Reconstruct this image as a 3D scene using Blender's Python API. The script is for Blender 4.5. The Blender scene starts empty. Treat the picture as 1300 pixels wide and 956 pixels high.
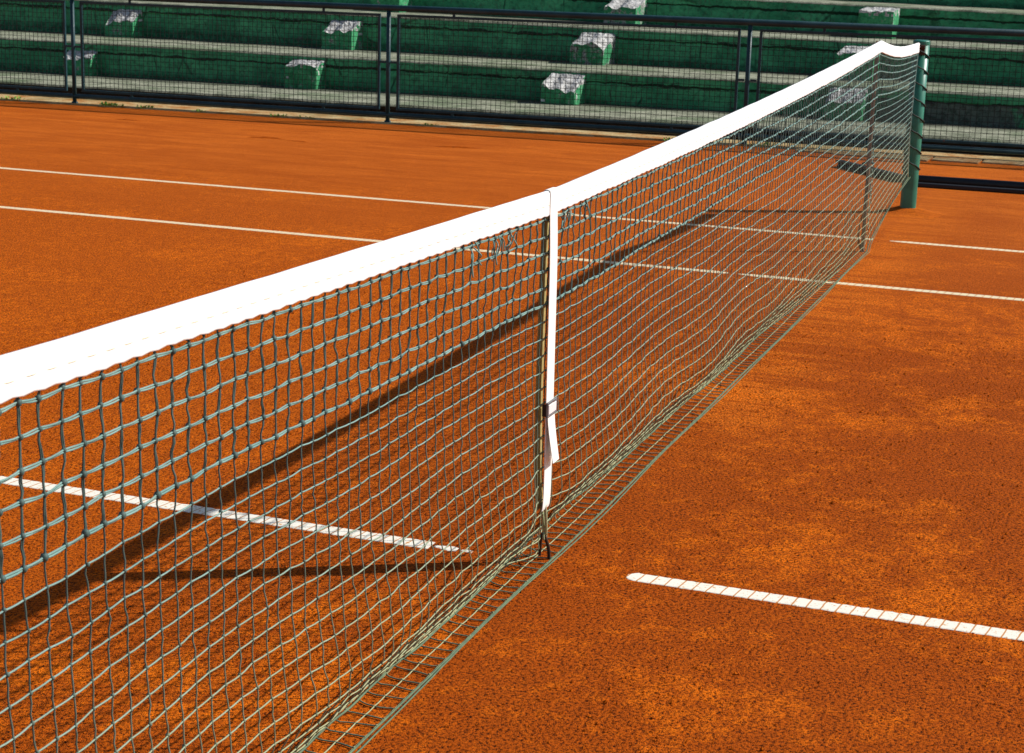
import bpy, bmesh, math, random
import numpy as np
from mathutils import Vector, Matrix, noise as mnoise

random.seed(7)
rng = np.random.default_rng(11)
scn = bpy.context.scene
COL = scn.collection

# ------------------------------------------------------------------ helpers
def link(name, me, mats=None, parent=None):
    o = bpy.data.objects.new(name, me)
    COL.objects.link(o)
    if me is not None and mats is not None:
        for m in (mats if isinstance(mats, (list, tuple)) else [mats]):
            me.materials.append(m)
    if parent is not None:
        o.parent = parent
    return o

def tag(o, label, cat, group=None):
    o['label'] = label
    o['category'] = cat
    if group: o['group'] = group
    return o

def struct(o, kind='structure'):
    o['kind'] = kind
    return o

def empty(name, loc, label, cat, group=None, rz=0.0):
    o = bpy.data.objects.new(name, None)
    o.empty_display_size = 0.2
    COL.objects.link(o)
    o.location = loc
    o.rotation_euler = (0, 0, rz)
    return tag(o, label, cat, group)

class MB:
    """collects vertices and faces for one mesh object"""
    def __init__(s):
        s.v = []; s.f = []; s.mi = []
    def add(s, vs, fs, mi=0):
        b = len(s.v)
        s.v.extend([tuple(map(float, p)) for p in vs])
        for f in fs:
            s.f.append(tuple(b + i for i in f)); s.mi.append(mi)
    def box(s, c, d, mi=0, M=None):
        x, y, z = [k / 2 for k in d]
        vs = [Vector((sx * x, sy * y, sz * z)) for sx in (-1, 1) for sy in (-1, 1) for sz in (-1, 1)]
        if M is not None: vs = [M @ v for v in vs]
        vs = [(v[0] + c[0], v[1] + c[1], v[2] + c[2]) for v in vs]
        s.add(vs, [(0, 1, 3, 2), (4, 6, 7, 5), (0, 4, 5, 1), (2, 3, 7, 6), (0, 2, 6, 4), (1, 5, 7, 3)], mi)
    def tube(s, pts, r, n=6, cap=True, mi=0, up=None):
        pts = [Vector(p) for p in pts]
        m = len(pts)
        rs = r if isinstance(r, (list, tuple)) else [r] * m
        vs = []; ref = Vector(up) if up else None
        prev = None
        for i, p in enumerate(pts):
            t = (pts[min(i + 1, m - 1)] - pts[max(i - 1, 0)]).normalized()
            if prev is None:
                a = ref if ref else (Vector((0, 0, 1)) if abs(t.z) < .9 else Vector((1, 0, 0)))
                prev = (a - t * a.dot(t)).normalized()
            else:
                prev = (prev - t * prev.dot(t)).normalized()
            q = t.cross(prev)
            for k in range(n):
                an = 2 * math.pi * k / n
                vs.append(p + (prev * math.cos(an) + q * math.sin(an)) * rs[i])
        fs = []
        for i in range(m - 1):
            for k in range(n):
                k2 = (k + 1) % n
                fs.append((i * n + k, i * n + k2, (i + 1) * n + k2, (i + 1) * n + k))
        if cap:
            fs.append(tuple(reversed(range(n)))); fs.append(tuple((m - 1) * n + k for k in range(n)))
        s.add(vs, fs, mi)
    def mesh(s, name, smooth=False):
        me = bpy.data.meshes.new(name)
        me.from_pydata(s.v, [], s.f)
        if any(s.mi):
            me.polygons.foreach_set('material_index', s.mi)
        if smooth:
            me.polygons.foreach_set('use_smooth', [True] * len(me.polygons))
        me.update()
        return me
    def build(s, name, mats, parent=None, smooth=False):
        return link(name, s.mesh(name, smooth), mats, parent)

def bevel(o, w, seg=2):
    m = o.modifiers.new('bevel', 'BEVEL'); m.width = w; m.segments = seg
    m.limit_method = 'ANGLE'
    return o

# ------------------------------------------------------------------ node helpers
class NT:
    def __init__(s, name):
        s.m = bpy.data.materials.new(name); s.m.use_nodes = True
        s.t = s.m.node_tree; s.n = s.t.nodes
        s.b = s.n['Principled BSDF']
        s.b.inputs['Specular IOR Level'].default_value = 0.2
    def L(s, a, b): s.t.links.new(a, b)
    def coord(s, out='Object', scale=(1, 1, 1), rot=(0, 0, 0)):
        c = s.n.new('ShaderNodeTexCoord'); mp = s.n.new('ShaderNodeMapping')
        mp.inputs['Scale'].default_value = scale; mp.inputs['Rotation'].default_value = rot
        s.L(c.outputs[out], mp.inputs['Vector']); return mp.outputs['Vector']
    def noise(s, vec, scale, detail=4, rough=.55, dist=0.0):
        t = s.n.new('ShaderNodeTexNoise')
        t.inputs['Scale'].default_value = scale; t.inputs['Detail'].default_value = detail
        t.inputs['Roughness'].default_value = rough; t.inputs['Distortion'].default_value = dist
        s.L(vec, t.inputs['Vector']); return t.outputs['Fac']
    def voro(s, vec, scale, feature='F1', out='Distance'):
        t = s.n.new('ShaderNodeTexVoronoi'); t.feature = feature
        t.inputs['Scale'].default_value = scale
        s.L(vec, t.inputs['Vector']); return t.outputs[out]
    def val(s, x, sock):
        if isinstance(x, (int, float)): sock.default_value = x
        else: s.L(x, sock)
    def math(s, op, a, b=0.0, c=None, clamp=False):
        t = s.n.new('ShaderNodeMath'); t.operation = op; t.use_clamp = clamp
        s.val(a, t.inputs[0]); s.val(b, t.inputs[1])
        if c is not None: s.val(c, t.inputs[2])
        return t.outputs[0]
    def step(s, x, a, b, lo=0.0, hi=1.0):
        t = s.n.new('ShaderNodeMapRange'); t.interpolation_type = 'SMOOTHSTEP'
        t.inputs['From Min'].default_value = a; t.inputs['From Max'].default_value = b
        t.inputs['To Min'].default_value = lo; t.inputs['To Max'].default_value = hi
        s.val(x, t.inputs['Value']); return t.outputs['Result']
    def mix(s, f, a, b, mode='MIX'):
        t = s.n.new('ShaderNodeMix'); t.data_type = 'RGBA'; t.blend_type = mode
        s.val(f, t.inputs['Factor'])
        for x, k in ((a, 6), (b, 7)):
            if isinstance(x, (tuple, list)): t.inputs[k].default_value = (*x[:3], 1)
            else: s.L(x, t.inputs[k])
        return t.outputs[2]
    def scale(s, col, f):
        t = s.n.new('ShaderNodeVectorMath'); t.operation = 'SCALE'
        s.L(col, t.inputs[0]); s.val(f, t.inputs['Scale']); return t.outputs[0]
    def sep(s, vec):
        t = s.n.new('ShaderNodeSeparateXYZ'); s.L(vec, t.inputs[0]); return t.outputs
    def bump(s, h, strength=.5, dist=.01, prev=None):
        t = s.n.new('ShaderNodeBump'); t.inputs['Strength'].default_value = strength
        t.inputs['Distance'].default_value = dist; s.L(h, t.inputs['Height'])
        if prev is not None: s.L(prev, t.inputs['Normal'])
        s.L(t.outputs[0], s.b.inputs['Normal']); return t.outputs[0]
    def base(s, c, rough=.7, metal=0.0, spec=None):
        if isinstance(c, (tuple, list)): s.b.inputs['Base Color'].default_value = (*c[:3], 1)
        else: s.L(c, s.b.inputs['Base Color'])
        s.val(rough, s.b.inputs['Roughness']); s.b.inputs['Metallic'].default_value = metal
        if spec is not None: s.b.inputs['Specular IOR Level'].default_value = spec
        return s.m

# ------------------------------------------------------------------ materials
def mat_clay(name='clay', gain=1.0):
    t = NT(name)
    v = t.coord()
    x, y, z = t.sep(v)[0:3]
    big = t.noise(v, .85, 5, .6, .6)
    mid = t.noise(v, 4.5, 6, .68, .4)
    fine = t.noise(v, 24, 5, .72)
    streak = t.noise(t.coord(scale=(3.2, .8, 1), rot=(0, 0, .10)), 1.3, 6, .68, .9)
    thin = t.noise(t.coord(scale=(16, .9, 1), rot=(0, 0, -.06)), 1.1, 4, .6, .6)
    patch = t.math('ADD', t.math('MULTIPLY', big, .36), t.math('ADD', t.math('MULTIPLY', mid, .34), t.math('MULTIPLY', fine, .34)))
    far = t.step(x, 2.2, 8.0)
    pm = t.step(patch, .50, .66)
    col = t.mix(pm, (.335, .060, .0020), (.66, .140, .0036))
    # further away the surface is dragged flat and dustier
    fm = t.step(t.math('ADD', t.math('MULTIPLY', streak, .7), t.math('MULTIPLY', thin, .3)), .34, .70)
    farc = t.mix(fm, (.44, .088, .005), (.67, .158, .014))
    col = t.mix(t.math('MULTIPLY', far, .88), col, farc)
    # beyond the net, near the camera, the clay is an even deep orange
    evn = t.math('MULTIPLY', t.step(y, .2, 1.6), t.math('SUBTRACT', 1.0, far))
    col = t.mix(t.math('MULTIPLY', evn, .6), col, t.mix(t.step(fine, .35, .62), (.40, .076, .0022), (.58, .122, .0030)))
    # dragged, lighter clay along the foot of the net
    foot = t.math('MULTIPLY', t.math('MULTIPLY', t.step(y, -.42, -.10), t.step(y, .02, -.03)), t.step(x, .6, 1.8))
    col = t.mix(t.math('MULTIPLY', foot, t.step(thin, .42, .56, .05, .55)), col, (.64, .150, .009))
    # granules: shade in the gaps between brick crumbs, put into the colour
    g1 = t.noise(v, 125, 4, .78, .3)
    g2 = t.noise(v, 420, 2, .6)
    g = t.math('ADD', t.math('MULTIPLY', g1, .68), t.math('MULTIPLY', g2, .32))
    gd = t.math('SUBTRACT', 1.0, t.math('MULTIPLY', far, .6))
    dark = t.step(g, .405, .55, .05, 1.60)
    dark = t.math('ADD', t.math('MULTIPLY', dark, gd), t.math('MULTIPLY', t.math('SUBTRACT', 1.0, gd), .92))
    col = t.scale(col, t.math('MULTIPLY', dark, gain))
    bits = t.step(t.voro(v, 70), .05, .12, 1.0, 0.0)
    bits = t.math('MULTIPLY', bits, t.step(mid, .5, .62))
    col = t.mix(t.math('MULTIPLY', bits, .5), col, (.70, .24, .05))
    t.base(col, .95, 0, .08)
    n1 = t.bump(t.math('ADD', t.math('MULTIPLY', mid, .5), t.math('MULTIPLY', streak, .5)), .5, .03)
    t.bump(g, .9, .010, n1)
    return t.m

def mat_line(name, dust):
    t = NT(name)
    v = t.coord()
    y = t.sep(v)[1]
    xx = t.sep(v)[0]
    n = t.noise(v, 45, 4, .7)
    n2 = t.noise(v, 9, 3, .6)
    ph = t.math('ADD', t.math('MULTIPLY', y, 1 / .0335), t.math('ADD', t.math('MULTIPLY', xx, 4.0), t.math('MULTIPLY', n2, .35)))
    fr = t.math('FRACT', ph)
    tick = t.step(t.math('ABSOLUTE', t.math('SUBTRACT', fr, .5)), .035, .075, 1.0, 0.0)
    edge_n = t.noise(v, 110, 3, .7)
    wear = t.math('MAXIMUM', t.step(n, .60, .68), t.math('MULTIPLY', t.step(edge_n, .58, .66), .6))
    c = t.mix(wear, dust, (.66, .33, .10))
    c = t.mix(t.math('MULTIPLY', tick, .9), c, (.55, .20, .03))
    t.base(c, .8)
    t.bump(n, .3, .003)
    return t.m

def mat_cord(name, gain, gain_low):
    t = NT(name)
    v = t.coord()
    z = t.sep(v)[2]
    n = t.noise(v, 14, 3)
    c = t.mix(t.step(n, .3, .7), (.155, .300, .270), (.250, .415, .370))
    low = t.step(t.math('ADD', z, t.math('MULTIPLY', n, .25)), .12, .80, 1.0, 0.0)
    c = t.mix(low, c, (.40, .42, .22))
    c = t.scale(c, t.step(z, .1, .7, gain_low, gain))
    t.base(c, .55, 0, .35)
    fib = t.noise(t.coord(scale=(1, 1, 1)), 900, 2)
    t.bump(fib, .4, .0012)
    return t.m

def mat_simple(name, col, rough=.6, metal=0.0, var=.18, sc=30, bump=.2, spec=.3, col2=None):
    t = NT(name)
    v = t.coord()
    n = t.noise(v, sc, 5, .65)
    c2 = col2 if col2 else tuple(k * (1 - var * 2) for k in col)
    c = t.mix(t.step(n, .35, .65), c2, col)
    t.base(c, rough, metal, spec)
    if bump: t.bump(n, bump, .004)
    return t.m

def mat_band():
    t = NT('white_canvas')
    v = t.coord()
    n = t.noise(t.coord(scale=(1, 1, 3)), 9, 4, .6)
    w = t.noise(v, 700, 2)
    c = t.mix(t.step(n, .3, .75), (.86, .86, .84), (.89, .89, .88))
    t.base(c, .85, 0, .1)
    t.bump(w, .15, .001, t.bump(n, .25, .004))
    return t.m

def mat_fence():
    t = NT('fence_paint')
    v = t.coord()
    n = t.noise(v, 6, 5, .65); f = t.noise(v, 40, 4, .7)
    c = t.mix(t.step(n, .35, .65), (.008, .040, .052), (.018, .062, .074))
    rust = t.math('MULTIPLY', t.step(n, .62, .72), t.step(f, .55, .64))
    c = t.mix(rust, c, (.16, .05, .025))
    t.base(c, t.step(f, .3, .7, .38, .6), 0, .3)
    t.bump(f, .2, .002)
    return t.m

def mat_green_wall(name='green_riser', exposed=False):
    """weathered green paint; UV = metres along, metres below the top edge"""
    t = NT(name)
    uv = t.coord('UV')
    u, w = t.sep(uv)[0:2]
    ob = t.coord()
    n = t.noise(uv, 2.3, 5, .6, .3); f = t.noise(uv, 16, 6, .72, .3); fb = t.noise(ob, 50, 4, .7)
    c = t.mix(t.step(n, .35, .66), (.042, .295, .128), (.095, .480, .210))
    c = t.mix(t.step(f, .30, .60, .7, 0.0), c, (.012, .065, .034))
    c = t.mix(t.math('MULTIPLY', t.step(t.noise(t.coord('UV', scale=(1, .25, 1)), 30, 4, .7), .50, .68), .45), c, (.09, .12, .085))
    # open joint below the top slab
    wob = t.math('MULTIPLY', t.math('SUBTRACT', t.noise(t.coord('UV', scale=(1, .2, 1)), 7, 5, .7, .5), .5), .06)
    d = t.math('ABSOLUTE', t.math('SUBTRACT', t.math('ADD', w, wob), .085))
    thick = t.step(t.noise(uv, 3.1, 3), .3, .7, .006, .022)
    crack = t.step(t.math('DIVIDE', d, thick), .55, 1.0, 1.0, 0.0)
    # broken lower edge and stray vertical cracks
    wob2 = t.math('MULTIPLY', t.math('SUBTRACT', t.noise(t.coord('UV', scale=(1, .3, 1)), 4, 5, .7, .5), .5), .16)
    low = t.step(t.math('ADD', w, wob2), .225, .285)
    low = t.math('MULTIPLY', low, t.step(f, .42, .56))
    vc = t.voro(t.coord('UV', scale=(1.0, .35, 1)), 2.2, 'DISTANCE_TO_EDGE')
    vcr = t.math('MULTIPLY', t.step(vc, .006, .016, 1.0, 0.0), t.step(n, .46, .56))
    vv = t.voro(t.coord('UV', scale=(.8, 1.2, 1)), 3.4, 'DISTANCE_TO_EDGE')
    vcr2 = t.math('MULTIPLY', t.step(vv, .006, .02, 1.0, 0.0), t.step(f, .56, .64))
    dk = t.math('MAXIMUM', t.math('MAXIMUM', crack, t.math('MULTIPLY', vcr2, .3)), t.math('MAXIMUM', t.math('MULTIPLY', low, .8), t.math('MULTIPLY', vcr, .7)))
    c = t.mix(t.math('MULTIPLY', dk, .86), c, (.010, .012, .010))
    bare = t.math('MULTIPLY', t.step(t.noise(uv, 1.1, 6, .75, .6), .60, .66), t.step(w, .02, .08))
    if exposed:
        bare = t.math('MULTIPLY', t.step(t.math('ADD', w, wob), .075, .10), t.step(u, 1.35, .95))
        bare = t.math('MULTIPLY', bare, t.step(t.noise(uv, 1.7, 4, .6), .60, .54))
    c = t.mix(t.math('MULTIPLY', bare, .85), c, t.mix(t.step(f, .35, .6), (.045, .042, .040), (.13, .125, .12)))
    t.base(c, .75, 0, .2)
    t.bump(t.math('SUBTRACT', f, t.math('MULTIPLY', dk, .8)), .7, .015, t.bump(fb, .3, .004))
    return t.m

def mat_concrete(name, a, b, sc=7, green=0.0, speck=True, dark_back=False):
    t = NT(name)
    v = t.coord()
    n = t.noise(v, sc, 6, .7, .3); f = t.noise(v, 60, 4, .75); g = t.noise(v, 1.3, 4, .6)
    c = t.mix(t.step(n, .32, .66), a, b)
    if green:
        c = t.mix(t.math('MULTIPLY', t.step(g, .5, .62), green), c, (.10, .16, .07))
    if speck:
        c = t.scale(c, t.step(f, .33, .52, .45, 1.0))
    if dark_back:      # colour gets darker towards the back of a tread
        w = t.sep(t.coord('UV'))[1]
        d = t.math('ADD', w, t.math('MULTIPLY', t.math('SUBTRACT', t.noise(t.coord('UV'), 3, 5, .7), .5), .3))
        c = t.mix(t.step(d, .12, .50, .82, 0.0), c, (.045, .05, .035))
    t.base(c, .9, 0, .15)
    t.bump(f, .6, .008, t.bump(n, .4, .02))
    return t.m

def mat_step_paint(name, wear):
    t = NT(name)
    oi = t.n.new('ShaderNodeObjectInfo'); va = t.n.new('ShaderNodeVectorMath'); va.operation = 'MULTIPLY_ADD'
    cb = t.n.new('ShaderNodeCombineXYZ')
    for q in range(3): t.L(oi.outputs['Random'], cb.inputs[q])
    t.L(cb.outputs[0], va.inputs[0]); va.inputs[1].default_value = (31, 47, 13); t.L(t.coord(), va.inputs[2])
    v = va.outputs[0]
    n = t.noise(v, 9, 6, .72, .4); f = t.noise(v, 45, 4, .75)
    c = t.mix(t.step(n, .35, .66), (.030, .21, .085), (.07, .40, .17))
    c = t.mix(t.step(n, wear, wear + .08), c, t.mix(t.step(f, .35, .6), (.08, .08, .07), (.36, .355, .33)))
    c = t.scale(c, t.step(f, .32, .5, .5, 1.0))
    t.base(c, .8, 0, .2)
    t.bump(f, .6, .01)
    return t.m

M_clay = mat_clay()
M_line = mat_line('line_tape', (.86, .82, .70))
M_line_d = mat_line('line_tape_dusty', (.80, .68, .44))
M_cord = mat_cord('net_twine', .95, .95)
M_cordv = mat_cord('net_twine_shaded', .32, .58)  # same twine darkened: shade on uprights and knots put into the colour
M_rung = mat_simple('ground_twine', (.15, .20, .125), .7, 0, col2=(.09, .14, .10), sc=40)
M_rope = mat_simple('green_rope', (.15, .21, .115), .7, 0, col2=(.10, .15, .09), sc=40)
M_band = mat_band()
M_stitch = mat_simple('stitch_thread', (.80, .74, .52), .8, var=.05)
M_strap = mat_simple('strap_webbing', (.88, .87, .82), .8, var=.02, sc=60, bump=.1, spec=.1)
M_grey = mat_simple('dull_steel', (.24, .24, .25), .4, .4, var=.15, bump=.05)
M_tan = mat_simple('strap_shaded', (.46, .37, .15), .8, var=.1, sc=60, bump=.1, spec=.1)  # tan colour stands in for shade on the strap's rear run
M_metal = mat_simple('bright_steel', (.90, .90, .90), .25, 0, var=.03, bump=.05, spec=.6)
M_iron = mat_simple('rusty_iron', (.030, .020, .016), .6, .3, col2=(.075, .035, .02))
M_post = mat_simple('post_paint', (.030, .225, .150), .38, 0, col2=(.018, .160, .105), sc=8, bump=.1, spec=.5)
M_lace = mat_simple('lacing_cord', (.018, .030, .028), .7, var=.2)
M_wood = mat_simple('stick_wood', (.26, .19, .12), .6, col2=(.17, .13, .08), sc=20)
M_fence = mat_fence()
M_wire = mat_simple('wire_dark', (.016, .022, .022), .5, .2, var=.2)
M_riser = mat_green_wall()
M_riser_x = mat_green_wall('green_riser_exposed', True)
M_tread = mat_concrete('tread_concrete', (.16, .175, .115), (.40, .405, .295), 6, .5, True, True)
M_dark = mat_concrete('shaded_concrete', (.018, .013, .009), (.05, .036, .025), 8)  # near-black colour carries the shade on the lowest riser face
M_chip = mat_concrete('broken_concrete', (.26, .255, .24), (.70, .69, .66), 16)
M_step = mat_step_paint('step_paint', .56)
M_step_worn = mat_step_paint('step_paint_worn', .47)
M_kerb = mat_concrete('kerb_concrete', (.44, .17, .035), (.60, .47, .24), 5, .35)
M_grit = mat_simple('brick_crumb', (.64, .14, .006), .9, 0, col2=(.20, .036, .0025), sc=220, bump=0, spec=.05)
M_slab = mat_concrete('slab_clayed', (.40, .16, .04), (.50, .38, .20), 5, .2)
M_black = mat_simple('black_rubber', (.010, .011, .014), .5, 0, var=.3, sc=40, spec=.4)
M_brist = mat_simple('blue_black_bristle', (.016, .020, .032), .7, 0, var=.4, sc=60, spec=.3)
M_leaf = mat_simple('weed_leaf', (.20, .42, .05), .6, 0, col2=(.10, .24, .03), sc=25, bump=0)

# ------------------------------------------------------------------ sun and sky
SUN = Vector((.60, -1.06, 1.0)).normalized()
elev = math.asin(SUN.z); azim = math.atan2(SUN.x, SUN.y)
sd = bpy.data.lights.new('sun', 'SUN'); sd.energy = 5.0; sd.angle = math.radians(.55); sd.color = (1.0, .965, .91)
so = bpy.data.objects.new('sun', sd); COL.objects.link(so)
so.rotation_mode = 'QUATERNION'; so.rotation_quaternion = SUN.to_track_quat('Z', 'Y'); so.location = SUN * 30
wd = bpy.data.worlds.new('World'); scn.world = wd; wd.use_nodes = True
wn = wd.node_tree
sky = wn.nodes.new('ShaderNodeTexSky'); sky.sky_type = 'NISHITA'; sky.sun_disc = False
sky.sun_elevation = elev; sky.sun_rotation = azim
bg = wn.nodes['Background']; bg.inputs['Strength'].default_value = .085
wn.links.new(sky.outputs[0], bg.inputs['Color'])

# ------------------------------------------------------------------ ground, clay, lines
def sheet(name, x0, x1, y0, y1, z, mat):
    m = MB(); m.add([(x0, y0, z), (x1, y0, z), (x1, y1, z), (x0, y1, z)], [(0, 1, 2, 3)])
    return struct(m.build(name, mat))

M_earth = mat_clay('earth', .85)
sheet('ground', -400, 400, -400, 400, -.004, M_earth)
FA = Vector((9.49, 7.756, 0)); FD = Vector((.03866, -.99925, 0)); FN = Vector((FD.y * -1, FD.x, 0))  # FN points away from the court
if FN.x < 0: FN = -FN
def fx(y): return FA.x + (7.756 - y) * .0387
m = MB(); ys = np.linspace(-24, 24, 60)
m.add([(-16, y, 0) for y in ys] + [(fx(y) - .10 + .03 * math.sin(y * 3.1) + .02 * math.sin(y * 7.7), y, 0) for y in ys],
      [(i, 60 + i, 61 + i, i + 1) for i in range(59)])
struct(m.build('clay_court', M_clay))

def line_strip(name, x0, x1, spans, step=.007, mat=None):
    """painted tape: spans = list of (y0, y1, ragged start, ragged end)"""
    m = MB()
    for (a, b, ra, rb) in spans:
        n = max(4, int(abs(b - a) / step)); rows = []
        for i in range(n + 1):
            y = a + (b - a) * i / n
            e0 = mnoise.noise(Vector((y * 40, x0, 1))) * .0030 + mnoise.noise(Vector((y * 150, x0, 5))) * .0030; e1 = mnoise.noise(Vector((y * 60, x1, 2))) * .0035 + mnoise.noise(Vector((y * 170, x1, 7))) * .0030
            ta = min(1, .45 + abs(y - a) / .03) if ra else 1
            tb = min(1, .12 + abs(y - b) / .09) if rb else 1
            k = ta * tb; c = (x0 + x1) / 2; h = (x1 - x0) / 2 * k
            sk = -.35 * (1 - ta) * h * (1 if ra else 0)
            rows.append(((c - h + e0 + sk, y, .0012), (c + h + e1 + sk, y, .0012), (c - h + e0 - .004 + sk, y, -.001), (c + h + e1 + .004 + sk, y, -.001)))
        vs = [p for r in rows for p in r]; fs = []
        for i in range(n):
            q = i * 4; w = q + 4
            fs += [(q, q + 1, w + 1, w), (q + 2, q, w, w + 2), (q + 1, q + 3, w + 3, w + 1)]
        m.add(vs, fs)
    return struct(m.build(name, mat or M_line))
line_strip('centre_line', -.025, .025, [(.285, 6.4, False, False), (.215, .278, True, True), (.175, .205, True, True), (-.222, -6.4, True, False)])
line_strip('singles_line', 4.065, 4.115, [(-11.885, .450, False, True), (.495, 11.885, True, False)], .05, M_line_d)
line_strip('doubles_line', 5.435, 5.485, [(-11.885, -.06, False, True), (.03, 11.885, False, False)], .05, M_line_d)

# loose crumbs of crushed brick on the surface
def grit(n, x0, x1, y0, y1):
    P = np.stack([rng.uniform(x0, x1, n), rng.uniform(y0, y1, n), np.zeros(n)], 1)
    keep = np.array([mnoise.noise(Vector((p[0] * 3, p[1] * 3, 1.7))) + rng.uniform(-.5, .6) > -.05 for p in P]) & ~((np.abs(P[:, 0]) < .03) & ((P[:, 1] > .17) | (P[:, 1] < -.22)))
    P = P[keep]; n = len(P)
    r = .0013 * np.exp(rng.normal(0, .45, n)); r = np.clip(r, .0006, .0046)
    O = np.array([(1, 0, 0), (-1, 0, 0), (0, 1, 0), (0, -1, 0), (0, 0, 1), (0, 0, -1)], float)
    V = O[None] * r[:, None, None] * rng.uniform(.6, 1.3, (n, 6, 1)) + rng.normal(0, .15, (n, 6, 3)) * r[:, None, None]
    V += P[:, None, :]; V[:, :, 2] += (r * .45)[:, None]
    T = np.array([(0, 2, 4), (2, 1, 4), (1, 3, 4), (3, 0, 4), (2, 0, 5), (1, 2, 5), (3, 1, 5), (0, 3, 5)])
    F = (T[None] + (np.arange(n) * 6)[:, None, None]).reshape(-1, 3)
    me = bpy.data.meshes.new('clay_grit'); me.from_pydata(V.reshape(-1, 3).tolist(), [], F.tolist()); me.update()
    o = link('clay_grit', me, M_grit); o['kind'] = 'stuff'
    return tag(o, 'loose crushed brick crumbs scattered over the clay near the net', 'grit')
grit(120000, -1.6, 3.2, -1.7, 2.6)
for i, (x, y, L, w, hh, rz_) in enumerate(((8.00, 5.02, .34, .030, .016, 1.7), (7.93, 4.72, .22, .022, .010, 1.5), (8.25, 3.55, .40, .026, .014, 1.75), (8.55, 6.6, .30, .022, .010, 1.6))):
    m = MB(); vs = []; fs = []
    for a in range(13):
        u = a / 12 * 2 - 1; ww = w * (1 - u * u) ** .5 + .002; bend = .03 * u * u
        for b in range(7):
            v_ = b / 6 * 2 - 1; vs.append((u * L / 2, v_ * ww + bend, -.002 + hh * (1 - u * u) * (1 - v_ * v_) * (.7 + .5 * mnoise.noise(Vector((u * 4, v_ * 2, i))))))
    for a in range(12):
        for b in range(6): fs.append((a * 7 + b, a * 7 + 7 + b, a * 7 + 8 + b, a * 7 + b + 1))
    m.add(vs, fs); o_ = m.build('clay_ridge', M_clay, None, True); o_.location = (x, y, 0); o_.rotation_euler = (0, 0, rz_); struct(o_)

# ------------------------------------------------------------------ tennis net
XA, XB, XS, PITCH, NR = -4.6, 6.50, 5.03, .045, 25
def htop(x):
    a = abs(x)
    if x < 0: return .914 + .0158 * a + .0014 * a * a
    if x <= XS: return .914 + .0158 * a + .0029 * a * a
    t = (x - XS) / (XB - XS)
    return 1.066 + (1.000 - 1.066) * t - .030 * math.sin(math.pi * t) * (1 - .3 * t)
def bandh(x): return .056 + .006 * min(1, max(0, (x - .3) / 1.7)) if x < 4 else .062 - .006 * min(1, x - 4)
def slack(x):
    s = .084 + .010 * math.sin(x * 2.3 + .5) + .008 * math.sin(x * 5.1)
    k = min(1, max(0, (x - 2.2) / 2.83)); return s * (1 - k) + .018 * k
def profile(x):
    """down the net from the band: list of (y, z)"""
    zt = htop(x) - bandh(x)
    if x <= XS:
        s = slack(x); k = min(1, s / .10); w = .005 * math.sin(x * 2.9) + .003 * math.sin(x * 7.1)
        ctrl = [(0, zt), (.001, .60), (-.008 + w * .4, .38), (-.030 * k + w, .22), (-.036 * k + w, .150), (-.012 * k + w, .112),
                (.030 * k + w * .5, .060), (s * .74, .016), (s * .79, .0065), (s * .55, .0040), (s * .18, .0032), (-.022 * k, .0030)]
    else:
        t = (x - XS) / (XB - XS); zb = .008 + .212 * t ** .72
        sag = .035 * math.sin(math.pi * t)
        ctrl = [(0, zt), (.006, zt * .7 + zb * .3 - sag), (.010, zt * .4 + zb * .6 - sag), (.006, zb + .07), (0, zb)]
    return ctrl
def catmull(P, n):
    P = np.asarray(P, float); Q = np.vstack([2 * P[0] - P[1], P, 2 * P[-1] - P[-2]])
    out = []
    for i in range(1, len(Q) - 2):
        p0, p1, p2, p3 = Q[i - 1:i + 3]
        for t in np.linspace(0, 1, n, endpoint=False):
            out.append(.5 * (2 * p1 + (p2 - p0) * t + (2 * p0 - 5 * p1 + 4 * p2 - p3) * t * t + (3 * p1 - p0 - 3 * p2 + p3) * t ** 3))
    out.append(Q[-2]); return np.array(out)
def resample(P, n):
    d = np.r_[0, np.cumsum(np.linalg.norm(np.diff(P, axis=0), axis=1))]
    s = np.r_[0, np.linspace(.011, d[-1], n - 1)]        # first row of knots sits right under the band
    return np.stack([np.interp(s, d, P[:, k]) for k in range(P.shape[1])], 1)

nc = int(round((XB - XA) / PITCH)) + 1
xs = XA + np.arange(nc) * PITCH
xs[-1] = XB
G = np.zeros((NR + 1, nc, 3))
sm = lambda a, b, c: mnoise.noise(Vector((a, b, c)))
for k, x in enumerate(xs):
    pr = resample(catmull(profile(x), 12), NR + 1)
    for j in range(NR + 1):
        f = j / NR
        amp = 1.0 if x < XS - .2 else .45
        dx = (.008 * sm(x * 3.2, f * 4.0, 3.3) * (.35 + f) + rng.normal(0, .0015)) * amp
        dy = (.003 * sm(x * 1.6, f * 3.0, 8.1) * min(1, f * 5) + rng.normal(0, .0011)) * amp
        dz = (.0016 * sm(x * 3.0, f * 6.0, 5.7) + rng.normal(0, .0008 if j > 6 else .0012)) * amp
        if j == 0: dx *= .3; dy = 0; dz = 0
        if pr[j, 1] < .03: dz = abs(dz) * .3; dy *= .5
        if j > NR - 4 and pr[j, 1] < .03: dx += rng.normal(0, .0045)
        if j == NR: dy *= .3
        G[j, k] = (x + dx, pr[j, 0] + dy, max(.0026, pr[j, 1] + dz))
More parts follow.
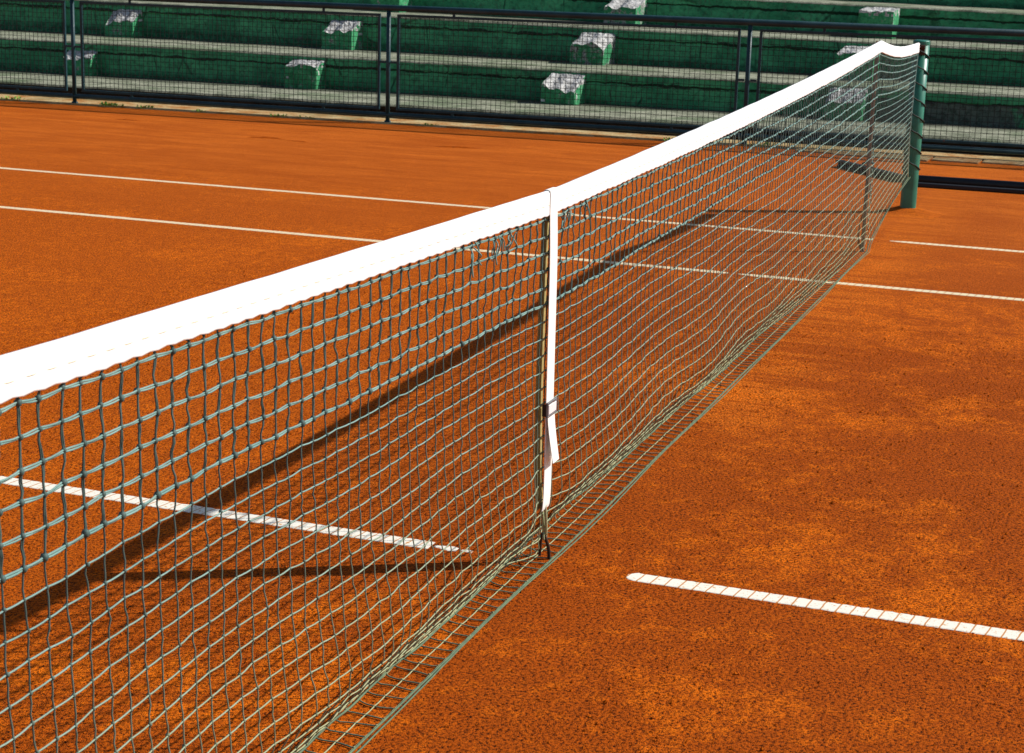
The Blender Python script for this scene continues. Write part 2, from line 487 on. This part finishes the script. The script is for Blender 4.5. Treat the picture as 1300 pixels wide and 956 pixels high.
# the net is drawn in by the strap and by the singles stick
for k, x in enumerate(xs):
    w = math.exp(-((x + .02) / .09) ** 2)
    ff = G[:, k, 2] > .03
    G[ff, k, 1] = G[ff, k, 1] * (1 - .95 * w)
THICK = 6
def tubes(paths, radii, n, fixed):
    """many tubes in one numpy mesh. fixed = axis that the ring's first vector follows"""
    V = []; F = []; base = 0
    ang = 2 * np.pi * np.arange(n) / n
    ca, sa = np.cos(ang)[None, :, None], np.sin(ang)[None, :, None]
    fixed = np.array(fixed, float)
    for P, r in zip(paths, radii):
        m = len(P); T = np.gradient(P, axis=0); T /= np.linalg.norm(T, axis=1)[:, None] + 1e-9
        A = fixed[None] - T * (T @ fixed)[:, None]; A /= np.linalg.norm(A, axis=1)[:, None] + 1e-9
        B = np.cross(T, A)
        r = np.broadcast_to(np.asarray(r, float), (m,))[:, None, None]
        ring = P[:, None, :] + (A[:, None, :] * ca + B[:, None, :] * sa) * r
        V.append(ring.reshape(-1, 3))
        i = np.arange(m - 1)[:, None] * n; k = np.arange(n)[None, :]; k2 = (k + 1) % n
        F.append(np.stack([base + i + k, base + i + k2, base + i + n + k2, base + i + n + k], -1).reshape(-1, 4))
        base += m * n
    return np.vstack(V), np.vstack(F)
paths_h, rad_h, paths_v, rad_v, paths_g, rad_g = [], [], [], [], [], []
def strandify(P, sub):
    Q = catmull(P, sub)
    return Q
for j in range(1, NR + 1):
    P = strandify(G[j], 3)
    P[:, 2] -= np.where(np.arange(len(P)) % 3 > 0, .0008, 0)
    if j <= THICK:
        o = .0006 * np.sin(np.arange(len(P)) * 1.05 + j)        # doubled twine, loosely twisted
        off = np.zeros_like(P); off[:, 2] = .0013 + .6 * o; off[:, 1] = o
        r = .00150 if j < THICK else .0018
        paths_h += [P + off, P - off]; rad_h += [r, r]
    else:
        paths_h.append(P); rad_h.append(.00150)
for k in range(nc):
    P = strandify(G[:, k], 3)
    wob = rng.normal(0, .0009, (len(P), 2)); wob[::3] = 0
    P[:, 0] += wob[:, 0]; P[:, 1] += wob[:, 1]
    cut = THICK * 3 + 1
    top = P[:cut]; o = .0007 * np.sin(np.arange(cut) * 1.1 + k)
    off = np.zeros_like(top); off[:, 0] = .0011 + .4 * o; off[:, 1] = o
    lay = (NR - 2) * 3
    paths_v += [top + off, top - off, P[cut - 1:lay + 1]]; rad_v += [.00145, .00145, .00140]
    paths_g.append(P[lay:]); rad_g.append(.00165)
Vh, Fh = tubes(paths_h, rad_h, 5, (0, 0, 1))
Vv, Fv = tubes(paths_v, rad_v, 5, (1, 0, 0))
Vg, Fg = tubes(paths_g, rad_g, 5, (1, 0, 0))
# knots
kv = []; kf = []; kb = 0
sph_v = []; sph_f = []
for a in range(1, 4):
    th = math.pi * a / 4
    for b in range(6):
        ph = 2 * math.pi * b / 6; sph_v.append((math.sin(th) * math.cos(ph), math.sin(th) * math.sin(ph), math.cos(th)))
sph_v += [(0, 0, 1), (0, 0, -1)]
for a in range(2):
    for b in range(6):
        sph_f.append((a * 6 + b, (a + 1) * 6 + b, (a + 1) * 6 + (b + 1) % 6, a * 6 + (b + 1) % 6))
for b in range(6):
    sph_f.append((18, b, (b + 1) % 6, 18)); sph_f.append((19, 12 + (b + 1) % 6, 12 + b, 19))
sph_v = np.array(sph_v)
for j in range(1, NR + 1):
    r = .0046 if j < THICK else (.0050 if j == THICK else .0030)
    for k in range(nc):
        if xs[k] > 3.6: continue
        s = r * rng.uniform(.85, 1.2); big = (j == THICK and k % 2 == 0)
        sc = np.array([s * .95, s, s * 1.1]) * (1.15 if big else 1)
        kv.append(sph_v * sc + G[j, k] + rng.normal(0, .0006, 3))
        kf += [tuple(kb + i for i in f) for f in sph_f]; kb += 20
KV = np.vstack(kv)
V = np.vstack([Vh, Vv, Vg, KV])
faces = Fh.tolist() + (Fv + len(Vh)).tolist() + (Fg + len(Vh) + len(Vv)).tolist()
o = len(Vh) + len(Vv) + len(Vg)
for f in kf:
    g = tuple(i + o for i in f); faces.append(g if g[0] != g[3] else g[:3])
me = bpy.data.meshes.new('netting'); me.from_pydata(V.tolist(), [], faces)
me.polygons.foreach_set('material_index', [0] * len(Fh) + [1] * len(Fv) + [2] * len(Fg) + [1] * len(kf))
me.polygons.foreach_set('use_smooth', [True] * len(me.polygons)); me.update()
net = empty('tennis_net', (0, 0, 0), 'dark green knotted tennis net with white top band crossing the clay court', 'tennis net')
netting = link('netting', me, [M_cord, M_cordv, M_rung], net)

# edge cord along the bottom of the net
m = MB()
P = catmull(G[NR], 2)
m.tube([(p[0], p[1] - .003, p[2] + .000) for p in P], .0024, 6)
m.tube([(p[0], p[1] - .010 - .004 * math.sin(p[0] * 4), p[2] + (0.000 if p[0] < XS else .004)) for p in P], .0019, 6)
m.build('bottom_rope', M_rope, net, True)
# the fold where the slack net doubles back on the ground
m = MB()
fold = [(x, slack(x) * .76 + .004 * sm(x * 6, 1, 2), .0085 + .004 * sm(x * 9, 4, 1)) for x in np.arange(XA, 4.4, .03)]
m.tube(fold, .0026, 5)
m.build('lead_rope', M_rope, net, True)
# end cord by the post
m = MB()
m.tube([tuple(G[j, nc - 1]) for j in range(NR + 1)], .004, 6)
m.build('side_rope', M_cord, net, True)
# mends: knotted-in loops of spare twine under the band
for (x, j) in ((-.505, 1), (-.36, 1), (-.27, 1), (.06, 1), (.11, 1), (.25, 1)):
    k = int(round((x - XA) / PITCH)); m = MB()
    for q in range(4):
        a = G[j, k] + rng.normal(0, .006, 3); b = G[j + 1, k + random.choice((0, 1))] + rng.normal(0, .008, 3)
        pts = [a + (b - a) * t + np.array([rng.normal(0, .006), rng.normal(0, .003) - .003, rng.normal(0, .003)]) * (0 < t < 1) for t in (0, .3, .65, 1)]
        m.tube(catmull(pts, 4).tolist(), .0016, 4)
    m.build('mended_twine', M_cord, net, True)

# white band: canvas folded over the cable
xb = np.arange(XA, XB + .001, .0225); m = MB(); ring = []
prof = [(-.0076, -1), (-.0077, -.96), (-.0078, -.6), (-.0078, -.3), (-.0074, -.10), (-.005, -.02), (0, 0), (.005, -.02), (.0074, -.10), (.0078, -.3), (.0078, -.6), (.0077, -.96), (.0076, -1), (.004, -1), (.0038, -.96), (.004, -.3), (-.004, -.3), (-.0038, -.96), (-.004, -1)]
N = len(prof); vs = []; fs = []
for i, x in enumerate(xb):
    h = htop(x); b = bandh(x)
    wy = .0028 * sm(x * 5, 0, 0); wl = .0022 * sm(x * 11, 3, 0) + .0012 * math.sin(x / .045 * 2 * math.pi)
    for (py, pz) in prof:
        pinch = 1 - .05 * math.exp(-((pz + .58) / .10) ** 2) * (.6 + .4 * math.sin(x / .045 * 2 * math.pi))
        vs.append((x, py * pinch + wy * (-pz), h + pz * b + (wl if pz < -.9 else 0) + .0012 * sm(x * 7, 9, 0)))
for i in range(len(xb) - 1):
    for k in range(N):
        k2 = (k + 1) % N; fs.append((i * N + k, (i + 1) * N + k, (i + 1) * N + k2, i * N + k2))
fs.append(tuple(range(N))); fs.append(tuple(reversed(range((len(xb) - 1) * N, len(xb) * N))))
m.add(vs, fs)
band = m.build('top_band', M_band, net, True)
m = MB(); pts = []
for i, x in enumerate(np.arange(-4.4, 4.9, .011)):        # one running stitch: out for a stretch, then back inside the canvas
    out = (i % 4) in (0, 1)
    wy = .0028 * sm(x * 5, 0, 0) * .58
    pts.append((x, (-.0082 if out else -.0060) + wy, htop(x) - .58 * bandh(x)))
m.tube(pts, .00075, 4)
m.build('stitching', M_stitch, band)
# net cable from the band to the post
m = MB(); m.tube([(6.47, 0, htop(6.47) - .012), (6.52, 0, .990), (6.60, 0, .985)], .004, 6)
m.build('cable', M_lace, net)

# ------------------------------------------------------------------ centre strap and its anchor
cs = empty('centre_strap', (0, 0, 0), 'white webbing centre strap holding down the middle of the net', 'strap')
def ribbon(m, pts, w, thick=.0016, wdir=(1, 0, 0), taper=None):
    wd_ = Vector(wdir); vs = []; fs = []; n = len(pts)
    for i, p in enumerate(pts):
        p = Vector(p); t = (Vector(pts[min(i + 1, n - 1)]) - Vector(pts[max(i - 1, 0)])).normalized()
        nn = t.cross(wd_).normalized(); ww = w * (taper[i] if taper else 1)
        for (a, b) in ((-.5, -1), (.5, -1), (.5, 1), (-.5, 1)):
            vs.append(p + wd_ * a * ww + nn * b * thick / 2)
    for i in range(n - 1):
        for k in range(4):
            k2 = (k + 1) % 4; fs.append((i * 4 + k, i * 4 + k2, i * 4 + 4 + k2, i * 4 + 4 + k))
    fs += [(3, 2, 1, 0), tuple((n - 1) * 4 + k for k in range(4))]
    m.add(vs, fs)
m = MB()
path = [(-.004, -.010, .140), (-.006, -.0130, .155), (-.008, -.0150, .21), (-.012, -.0155, .38), (-.014, -.0150, .55), (-.014, -.0135, .75), (-.012, -.0094, .86),
        (-.012, -.0090, .908), (-.012, -.005, .9150), (-.012, .000, .9160), (-.012, .005, .9150), (-.012, .0090, .908)]
back = [(-.012, .0090, .908), (-.012, .0100, .85), (-.014, .011, .60), (-.012, .011, .35), (-.006, .006, .17), (-.004, .002, .140)]
ribbon(m, catmull(path, 4).tolist(), .052)
m.build('webbing', M_strap, cs)
m = MB(); ribbon(m, catmull(back, 4).tolist(), .050, .0014); m.build('back_webbing', M_tan, cs)
m = MB()
fl = catmull([(-.012, -.019, .392), (-.012, -.021, .36), (-.009, -.026, .315), (-.004, -.033, .262)], 5).tolist()
ribbon(m, fl, .050, taper=[1 - .10 * i / (len(fl) - 1) for i in range(len(fl))])
m.build('loose_end', M_strap, cs)
m = MB()
bz = .395
for (c, d) in (((-.012, -.0205, bz + .016), (.066, .006, .005)), ((-.012, -.0205, bz - .016), (.066, .006, .005)), ((-.0425, -.0205, bz), (.005, .006, .028)), ((.0185, -.0205, bz), (.005, .006, .028)),
               ):
    m.box(c, d)
bk = m.build('buckle', M_grey, cs); bevel(bk, .0010, 1)
m = MB(); m.box((-.012, -.0226, bz), (.053, .0022, .023)); bevel(m.build('buckle_plate', M_metal, bk), .0008, 1)
m = MB(); m.box((-.0440, -.0135, bz), (.0016, .011, .030)); m.build('buckle_side', M_iron, bk)  # dark plate along the buckle's left side
m = MB()
m.tube(catmull([(-.006, -.010, .150), (.002, -.010, .125), (.014, -.008, .092), (.024, -.005, .064)], 5).tolist(), .0038, 6)
m.tube(catmull([(-.002, .000, .150), (.006, .000, .125), (.017, .000, .092), (.026, .000, .064)], 5).tolist(), .0038, 6)
m.tube([(.026 + .010 * math.cos(a), -.002, .060 + .010 * math.sin(a)) for a in np.linspace(0, 2 * math.pi, 13)], .0026, 6)
m.build('snap_hook', M_cord, cs, True)
m = MB()
m.tube(catmull([(.048, .018, -.05), (.045, .016, .02), (.036, .010, .055), (.026, .002, .065), (.024, -.006, .052), (.030, -.012, .02), (.034, -.014, -.05)], 5).tolist(), .0042, 8)
tag(m.build('ground_anchor', M_iron, None, True), 'small rusty iron hoop in the clay below the centre strap', 'ground anchor')

# ------------------------------------------------------------------ singles stick
m = MB()
m.tube([(5.03, .018, 0.0), (5.03, .018, .995)], .0105, 10)
m.tube([(5.03, .018, .990), (5.03, .018, 1.045)], [.0125, .0105], 10)
m.box((5.03, .0215, 1.048), (.018, .006, .034))
tag(m.build('singles_stick', M_wood, None, False), 'thin brown wooden stick propping up the net before the post', 'net stick')

# ------------------------------------------------------------------ net post
PX = 6.60; lean = .035
np_ = empty('net_post', (PX, 0, 0), 'round green steel post at the far end of the net', 'net post')
m = MB(); r = .047
m.tube([(.0, 0, -.1), (.0, 0, .02), (lean * .5, 0, .5), (lean, 0, .985)], r, 28)
m.build('pole', M_post, np_, True)
m = MB(); m.tube([(lean, 0, .983), (lean, 0, 1.003), (lean, 0, 1.010)], [r + .0022, r + .0022, r - .006], 28)
bevel(m.build('cap', M_post, np_, False), .002)
m = MB()
m.box((lean - .046, -.012, .955), (.020, .030, .06)); m.tube([(lean - .058, -.03, .972), (lean - .058, .03, .972)], .012, 12)
m.build('cable_pulley', M_iron, np_)
# lacing wound round the post
m = MB(); pts = []
turns = 8; z0, z1 = .960, .215
for i in range(turns * 24 + 1):
    a = i / 24 * 2 * math.pi; z = z0 + (z1 - z0) * i / (turns * 24)
    cx = PX + lean * z; rr = r + .0040
    px, py = cx - rr * math.cos(a), -rr * math.sin(a)
    near = max(0, math.cos(a)); 
    if near > .93: px = px + (6.502 - px) * ((near - .93) / .07) ** .6
    pts.append((px, py, z - .026 * math.sin(a)))
m.tube(pts, .0042, 6)
tag(m.build('lacing_cord', M_lace, None, True), 'dark cord wound round the green post lacing the net to it', 'cord')
# swept-up clay round the foot of the post
m = MB(); vs = [(PX, 0, .034)]; fs = []
for a_i, rr, z in [(0, .065, .030), (1, .12, .014), (2, .24, -.004)]:
    for k in range(24):
        a = 2 * math.pi * k / 24; q = rr * (1 + .25 * sm(math.cos(a) * 2, math.sin(a) * 2, a_i))
        vs.append((PX + q * math.cos(a), q * math.sin(a), z + .006 * sm(math.cos(a) * 3, math.sin(a) * 3, 7) * (a_i < 2)))
for k in range(24):
    k2 = (k + 1) % 24; fs.append((0, 1 + k, 1 + k2))
    for a_i in range(2): b = 1 + a_i * 24; fs.append((b + k, b + 24 + k, b + 24 + k2, b + k2))
m.add(vs, fs); struct(m.build('clay_mound', M_clay, None, True))

# ------------------------------------------------------------------ kerb, paving and weeds by the fence
def fpt(s, d=0.0, z=0.0):
    p = FA + FD * s + FN * d; return (p.x, p.y, z)
m = MB(); sv = np.arange(-12, 22, .12); vs = []; fs = []
for s in sv:
    e = .018 * sm(s * 2.2, 0, 0) + .010 * sm(s * 9, 3, 0)
    vs += [fpt(s, -.062 + e, -.01), fpt(s, -.057 + e, .010), fpt(s, .34, .014), fpt(s, .36, -.02)]
for i in range(len(sv) - 1):
    for k in range(3): fs.append((i * 4 + k, i * 4 + k + 1, i * 4 + 5 + k, i * 4 + 4 + k))
m.add(vs, fs); struct(m.build('kerb', M_kerb))
# half-buried slabs of the crossing behind the post
for i, (s, d, w, l) in enumerate(((7.0, -.18, .34, .26), (7.36, -.20, .33, .30), (7.72, -.17, .34, .24), (8.08, -.15, .33, .20), (6.66, -.14, .30, .18))):
    c = fpt(s, d - .02, .0025); M = Matrix.Rotation(-.0387 + .04 * sm(i, 2, 0), 3, 'Z') @ Matrix.Rotation(.02 * sm(i, 5, 1), 3, 'Y')
    m = MB(); m.box(c, (l, w, .016), M=M); struct(m.build('paving', M_slab))

def weed(x, y, n, rad, h):
    m = MB()
    for i in range(n):
        a = random.uniform(0, 2 * math.pi); q = rad * math.sqrt(random.random()); b = Vector((q * math.cos(a), q * math.sin(a) * 1.6, 0))
        d = Vector((math.cos(a) * .7 + random.gauss(0, .3), math.sin(a) * .7 + random.gauss(0, .3), random.uniform(.5, 1.6))).normalized()
        L = h * random.uniform(.8, 1.6); sd_ = d.cross(Vector((0, 0, 1))).normalized() * L * random.uniform(.16, .3)
        t = b + d * L + Vector((0, 0, -.15 * L)); mid = b + d * L * .55
        m.add([b, mid + sd_, t, mid - sd_], [(0, 1, 2, 3)])
    me = m.mesh('weed'); o = link('weed', me, M_leaf); o.location = (x, y, .008); return o
WEED = [
    (.42, -.07, 60, .07, .030, 'bright green weed just right of the leftmost fence post'),
    (.75, -.07, 34, .05, .026, 'second small weed to the right of the leftmost fence post'),
    (-.60, -.05, 40, .09, .026, 'low straggling weed left of the leftmost fence post'),
    (1.30, -.10, 22, .035, .024, 'tiny weed tuft under the middle of the first full fence bay'),
    (2.05, -.09, 30, .05, .024, 'dark weed tuft under the right half of the first fence bay'),
    (2.30, -.07, 22, .06, .020, 'straggling weed left of the second fence post'),
    (3.40, -.07, 26, .06, .020, 'flat weed just right of the second fence post'),
    (5.55, -.07, 40, .08, .028, 'weed at the kerb seen through the net left of the third post'),
    (6.22, -.07, 44, .09, .028, 'weed at the kerb seen through the net right of the third post')]
for (s, d, n, rad, h, lab) in WEED:
    x, y, _ = fpt(s, d)
    tag(weed(x, y, n, rad, h), lab, 'weed', 'weeds along the fence kerb')

# ------------------------------------------------------------------ steel fence
rz = math.atan2(FD.y, FD.x)          # local +X runs along the fence
fence = empty('steel_fence', tuple(FA), 'low dark steel fence with wire mesh panels along the edge of the court', 'fence', rz=rz)
def rail(name, z, w, h):
    m = MB(); m.box((4.55, 0, z), (16.0, w, h)); return bevel(m.build(name, M_fence, fence), .006, 2)
def pipe(name, z, r_):
    m = MB(); m.tube([(-4.2, 0, z), (13.4, 0, z)], r_, 14, up=(0, 0, 1)); return m.build(name, M_fence, fence, True)
pipe('top_rail', .957, .026)
pipe('bottom_rail', .072, .019)
POSTS = [-3.02, 0.0, 3.02, 6.06, 9.12]
for s in POSTS:
    m = MB(); m.tube([(s, 0, -.05), (s, 0, .937)], .0185, 14); m.tube([(s, 0, -.01), (s, 0, .022)], [.036, .026], 12)
    m.build('post', M_fence, fence, True)
def panel(a, b):
    m = MB(); t = .022; z0_, z1_ = .122, .898
    for (c, d) in ((((a + b) / 2, 0, z1_), (b - a, t, t)), (((a + b) / 2, 0, z0_), (b - a, t, t)), ((a + t / 2, 0, (z0_ + z1_) / 2), (t, t * .97, z1_ - z0_ - t)), ((b - t / 2, 0, (z0_ + z1_) / 2), (t, t * .97, z1_ - z0_ - t))):
        m.box(c, d)
    fr = bevel(m.build('mesh_panel', M_fence, fence), .003, 1)
    m = MB(); w = .0018; g = .0425
    x = a + t + .01
    while x < b - t:
        m.box((x, -.004 + w + .0004, (z0_ + z1_) / 2), (w * 2, w * 2, z1_ - z0_ - t)); x += g
    z = z0_ + t / 2 + .025
    while z < z1_ - t / 2:
        m.box(((a + b) / 2, -.004 - w - .0004, z), (b - a - 2 * t, w * 2, w * 2)); z += g
    m.build('wire_mesh', M_wire, fr)
    for s in (a + .50, b - .52):
        for (zc, h) in ((.9205, .024), (.101, .021)):
            m = MB(); m.box((s, 0, zc), (.020, .012, h)); m.build('bracket', M_fence, fence)
for i in range(len(POSTS) - 1):
    panel(POSTS[i] + .078, POSTS[i + 1] - .072)
for s in POSTS:
    for q in (-1, 1):
        m = MB(); m.box((s + q * .048 * 1.0, 0, .510), (.050, .012, .018)); m.build('bracket', M_fence, fence)

# ------------------------------------------------------------------ grandstand
Y0, Y1, DY = -9.0, 21.0, .08
TX = [9.93, 11.12, 12.33, 13.50, 14.70, 15.90, 17.10]
TZ = [.130, .428, .772, 1.085, 1.40, 1.72, 2.04]
TS = [.000, .006, .011, .014, .014, .014, .014]
def tx(k, y): return TX[k] + (5 - y) * .022
def tz(k, y): return TZ[k] + TS[k] * (y - 5)
stand = empty('grandstand', (10.0, 5.0, 0), 'weathered concrete grandstand with green risers and pale treads behind the fence', 'grandstand')
gl = Vector((10.0, 5.0, 0))
yv = np.arange(Y0, Y1 + .001, DY)
def edge(k, y):      # worn nosing
    return .010 * sm(y * 3.1, k * 7.3, 0) + .008 * sm(y * 11, k * 3.1, 4)
for k in range(6):
    # riser below the front edge of tread k
    m = MB(); vs = []; uv = []; zb0 = -.02
    for y in yv:
        e = edge(k, y); x = tx(k, y); zt = tz(k, y) - .012 + .010 * min(0, sm(y * 6, k, 9))
        zb = zb0 if k == 0 else tz(k - 1, y) - .03
        H = zt - zb
        for (f, off) in ((0, .012 + e), (.03, e * .6), (.24, e * .2), (.28, .012), (.34, .004), (.7, .006 * sm(y * 4, k, 2)), (1, .008 * sm(y * 5, k, 3))):
            vs.append(Vector((x + off, y, zt - H * f)) - gl); uv.append((y + k * 13.7 if k != 1 else y, H * f))
    n = len(yv); q = 7; fs = []
    for i in range(n - 1):
        for c in range(q - 1): fs.append((i * q + c, i * q + c + 1, (i + 1) * q + c + 1, (i + 1) * q + c))
    m.add(vs, fs)
    me = m.mesh('riser'); ul = me.uv_layers.new(name='UVMap')
    for lp in me.loops: ul.data[lp.index].uv = uv[lp.vertex_index]
    link('riser', me, M_dark if k == 0 else (M_riser_x if k == 1 else M_riser), stand)
    # tread k
    m = MB(); vs = []
    for y in yv:
        e = edge(k, y); x = tx(k, y); z = tz(k, y); xb_ = tx(k + 1, y) + .03
        zl = .012 * min(0, sm(y * 6, k, 9))
        for (xx, zz) in ((x + e - .004, z - .020 + zl), (x + e + .004, z - .006 + zl), (x + e + .030, z + zl * .3), (x + .30, z + .004 * sm(y * 2, k, 1)), (xb_ - .25, z + .004 * sm(y * 2, k, 5)), (xb_, z)):
            vs.append(Vector((xx, y, zz)) - gl)
    q = 6; fs = []
    for i in range(n - 1):
        for c in range(q - 1): fs.append((i * q + c, i * q + c + 1, (i + 1) * q + c + 1, (i + 1) * q + c))
    m.add(vs, fs); me = m.mesh('tread', True); ul = me.uv_layers.new(name='UVMap')
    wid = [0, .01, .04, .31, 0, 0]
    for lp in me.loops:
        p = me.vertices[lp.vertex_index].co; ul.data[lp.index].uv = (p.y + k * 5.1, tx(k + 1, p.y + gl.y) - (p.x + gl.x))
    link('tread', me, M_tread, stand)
stand_end = MB()

# step blocks, each one broken in its own way
def step_block(fx_, yr, zb, w, d, h, seed, chip, label):
    """front face at x = fx_, right end at y = yr"""
    bm = bmesh.new()
    nx, ny, nz = 12, 16, 12
    idx = {}
    def P(i, j, k):
        u, v, wz = i / nx, j / ny, k / nz
        x, y, z = u * d, v * w, wz * h
        r1 = sm(v * 2.6 + seed * 5.1, seed, 0); r2 = sm(v * 8 + seed * 3, u * 6, seed * 2.0)
        depth = chip * (.75 + .55 * r1) * h + .05 * h * r2     # how far the front edge is broken down
        run = d * (.85 + .2 * r1)
        fall = max(0, depth) * max(0, 1 - x / run) ** .9
        top = h - fall - .018 * abs(r2) * (wz > .8)
        z = min(z, top) if wz < 1 else top
        if wz > .2:
            x += .035 * chip * max(0, z / h - .35) * max(0, 1 - u * 2.0) * (1 + r1)
        edge_ = (max(0, .10 - v) + max(0, v - .90)) * max(0, wz - .6) * .5
        z -= edge_ * h * .6
        n_ = .006
        return Vector((x + n_ * sm(x * 20, y * 20, z * 20 + seed), y + n_ * sm(x * 20 + 9, y * 20, z * 20 + seed), z + n_ * (wz > 0) * sm(x * 25, y * 25 + 5, seed)))
    def vert(i, j, k):
        key = (i, j, k)
        if key not in idx: idx[key] = bm.verts.new(P(i, j, k))
        return idx[key]
    def quad(a, b, c, d_):
        try: bm.faces.new([vert(*a), vert(*b), vert(*c), vert(*d_)])
        except ValueError: pass
    for j in range(ny):
        for k in range(nz):
            quad((0, j, k), (0, j, k + 1), (0, j + 1, k + 1), (0, j + 1, k)); quad((nx, j, k), (nx, j + 1, k), (nx, j + 1, k + 1), (nx, j, k + 1))
    for i in range(nx):
        for k in range(nz):
            quad((i, 0, k), (i + 1, 0, k), (i + 1, 0, k + 1), (i, 0, k + 1)); quad((i, ny, k), (i, ny, k + 1), (i + 1, ny, k + 1), (i + 1, ny, k))
    for i in range(nx):
        for j in range(ny):
            quad((i, j, nz), (i + 1, j, nz), (i + 1, j + 1, nz), (i, j + 1, nz)); quad((i, j, 0), (i, j + 1, 0), (i + 1, j + 1, 0), (i + 1, j, 0))
    bmesh.ops.remove_doubles(bm, verts=bm.verts, dist=.0004)
    bm.normal_update()
    for f in bm.faces:
        c = f.calc_center_median()
        nn = sm(c.x * 22, c.y * 22, c.z * 22 + seed)
        f.material_index = 1 if (f.normal.z > .25 + .3 * nn or (c.z > .80 * h - .3 * chip * h and nn > .12)) and c.z > .1 * h else 0
    me = bpy.data.meshes.new('step_block'); bm.to_mesh(me); bm.free()
    o = link('step_block', me, [M_step_worn if seed in (10.9, 15.2) else M_step, M_chip]); o.location = (fx_, yr, zb)
    return tag(o, label, 'concrete step', 'concrete step blocks on the grandstand treads')
def put(k, fxx, yr, w, h, seed, chip, label):
    back = tx(k + 1, yr) + .02
    step_block(fxx, yr, tz(k, yr) - .004, w, back - fxx, h, seed, chip, label)
BL = [
    (0, 10.91, 8.53, .32, .25, 1.3, .45, 'chipped green step block on the lowest tread, beside the leftmost fence post'),
    (0, 10.90, 6.06, .33, .265, 2.7, .28, 'green step block on the lowest tread, left of the second fence post'),
    (0, 10.84, 3.49, .31, .26, 4.1, .62, 'badly broken white-topped step block on the lowest tread, middle fence bay'),
    (0, 10.95, .98, .32, .26, 6.2, .60, 'broken step block on the lowest tread seen through the net by its far end'),
    (1, 12.06, 8.77, .34, .29, 7.7, .60, 'broken step block on the second tread, upper left of the photo'),
    (1, 12.05, 6.24, .33, .29, 9.1, .55, 'jagged white-topped step block on the second tread, left of the second fence post'),
    (1, 11.98, 3.59, .33, .29, 10.9, .50, 'step block with a curved broken front on the second tread, middle fence bay'),
    (1, 11.96, 1.06, .33, .29, 12.4, .25, 'step block on the second tread half hidden behind the white net band'),
    (2, 13.12, 6.20, .33, .27, 13.9, .45, 'step block on the third tread cut off by the top edge above the second post'),
    (2, 13.12, 3.62, .33, .27, 15.2, .50, 'bare grey step block on the third tread just above the top rail'),
    (2, 13.14, 1.08, .33, .29, 17.8, .12, 'nearly whole green step block on the third tread, above the net post end')]
for b in BL: put(*b)

# ------------------------------------------------------------------ court drag gear lying by the fence
bar = empty('drag_bar', (7.95, -1.0, 0), 'long black double bar lying on the clay to the right of the net post', 'drag bar')
m = MB(); m.tube([(7.96 - 7.95, .16 + 1.0, .036), (8.03 - 7.95, -2.6 + 1.0, .036)], .030, 12); m.build('pipe', M_black, bar, True)
m = MB(); m.box((7.895 - 7.95, -1.22 + 1.0, .014), (.055, 2.74, .028), M=Matrix.Rotation(.0255, 3, 'Z')); bevel(m.build('scraper', M_black, bar), .006)
A_ = Vector((8.70, .77, 0)); B_ = Vector((8.02, .22, 0)); dv = (B_ - A_); Lb = dv.length
br = empty('drag_brush', tuple((A_ + B_) / 2), 'blue-black bristle brush lying on the clay behind the far end of the net', 'brush', rz=math.atan2(dv.y, dv.x))
m = MB(); m.box((0, 0, .040), (Lb, .055, .020)); bevel(m.build('head', M_black, br), .006)
m = MB()
for i in range(900):
    x = random.uniform(-Lb / 2, Lb / 2) * .98; y = random.uniform(-.026, .026); a = random.gauss(0, .010); c = random.gauss(0, .010) + y * .5
    m.tube([(x, y, .034), (x + a, y + c, .003)], [.0032, .0022], 3, cap=False)
b_ = m.build('bristles', M_brist, br); b_['kind'] = 'stuff'
m = MB(); m.tube([(-.1, 0, .060), (-.12, .05, .075), (-.1, .09, .06)], .010, 8); m.build('socket', M_black, br, True)

# ------------------------------------------------------------------ camera
f_px, cxx, cyy, czz, yaw, pit, roll = 2189.53259, -3.76883, -1.274458, 1.449580, .347016, -.2223904, .0288405
fw = Vector((math.cos(pit) * math.cos(yaw), math.cos(pit) * math.sin(yaw), math.sin(pit)))
r0 = Vector((math.sin(yaw), -math.cos(yaw), 0)); u0 = r0.cross(fw)
rr_ = r0 * math.cos(roll) + u0 * math.sin(roll); uu = rr_.cross(fw)
cd = bpy.data.cameras.new('camera'); co = bpy.data.objects.new('camera', cd); COL.objects.link(co)
co.matrix_world = Matrix(((rr_.x, uu.x, -fw.x, cxx), (rr_.y, uu.y, -fw.y, cyy), (rr_.z, uu.z, -fw.z, czz), (0, 0, 0, 1)))
cd.sensor_width = 36; cd.lens = 36 * f_px / 1300; cd.shift_y = -45 / 1300
cd.dof.use_dof = True; cd.dof.focus_distance = 4.0; cd.dof.aperture_fstop = 22
cd.clip_start = .05; cd.clip_end = 2000
scn.camera = co
scn.view_settings.view_transform = 'Standard'; scn.view_settings.look = 'None'; scn.view_settings.exposure = 0
scn.render.resolution_x, scn.render.resolution_y = 1024, 753
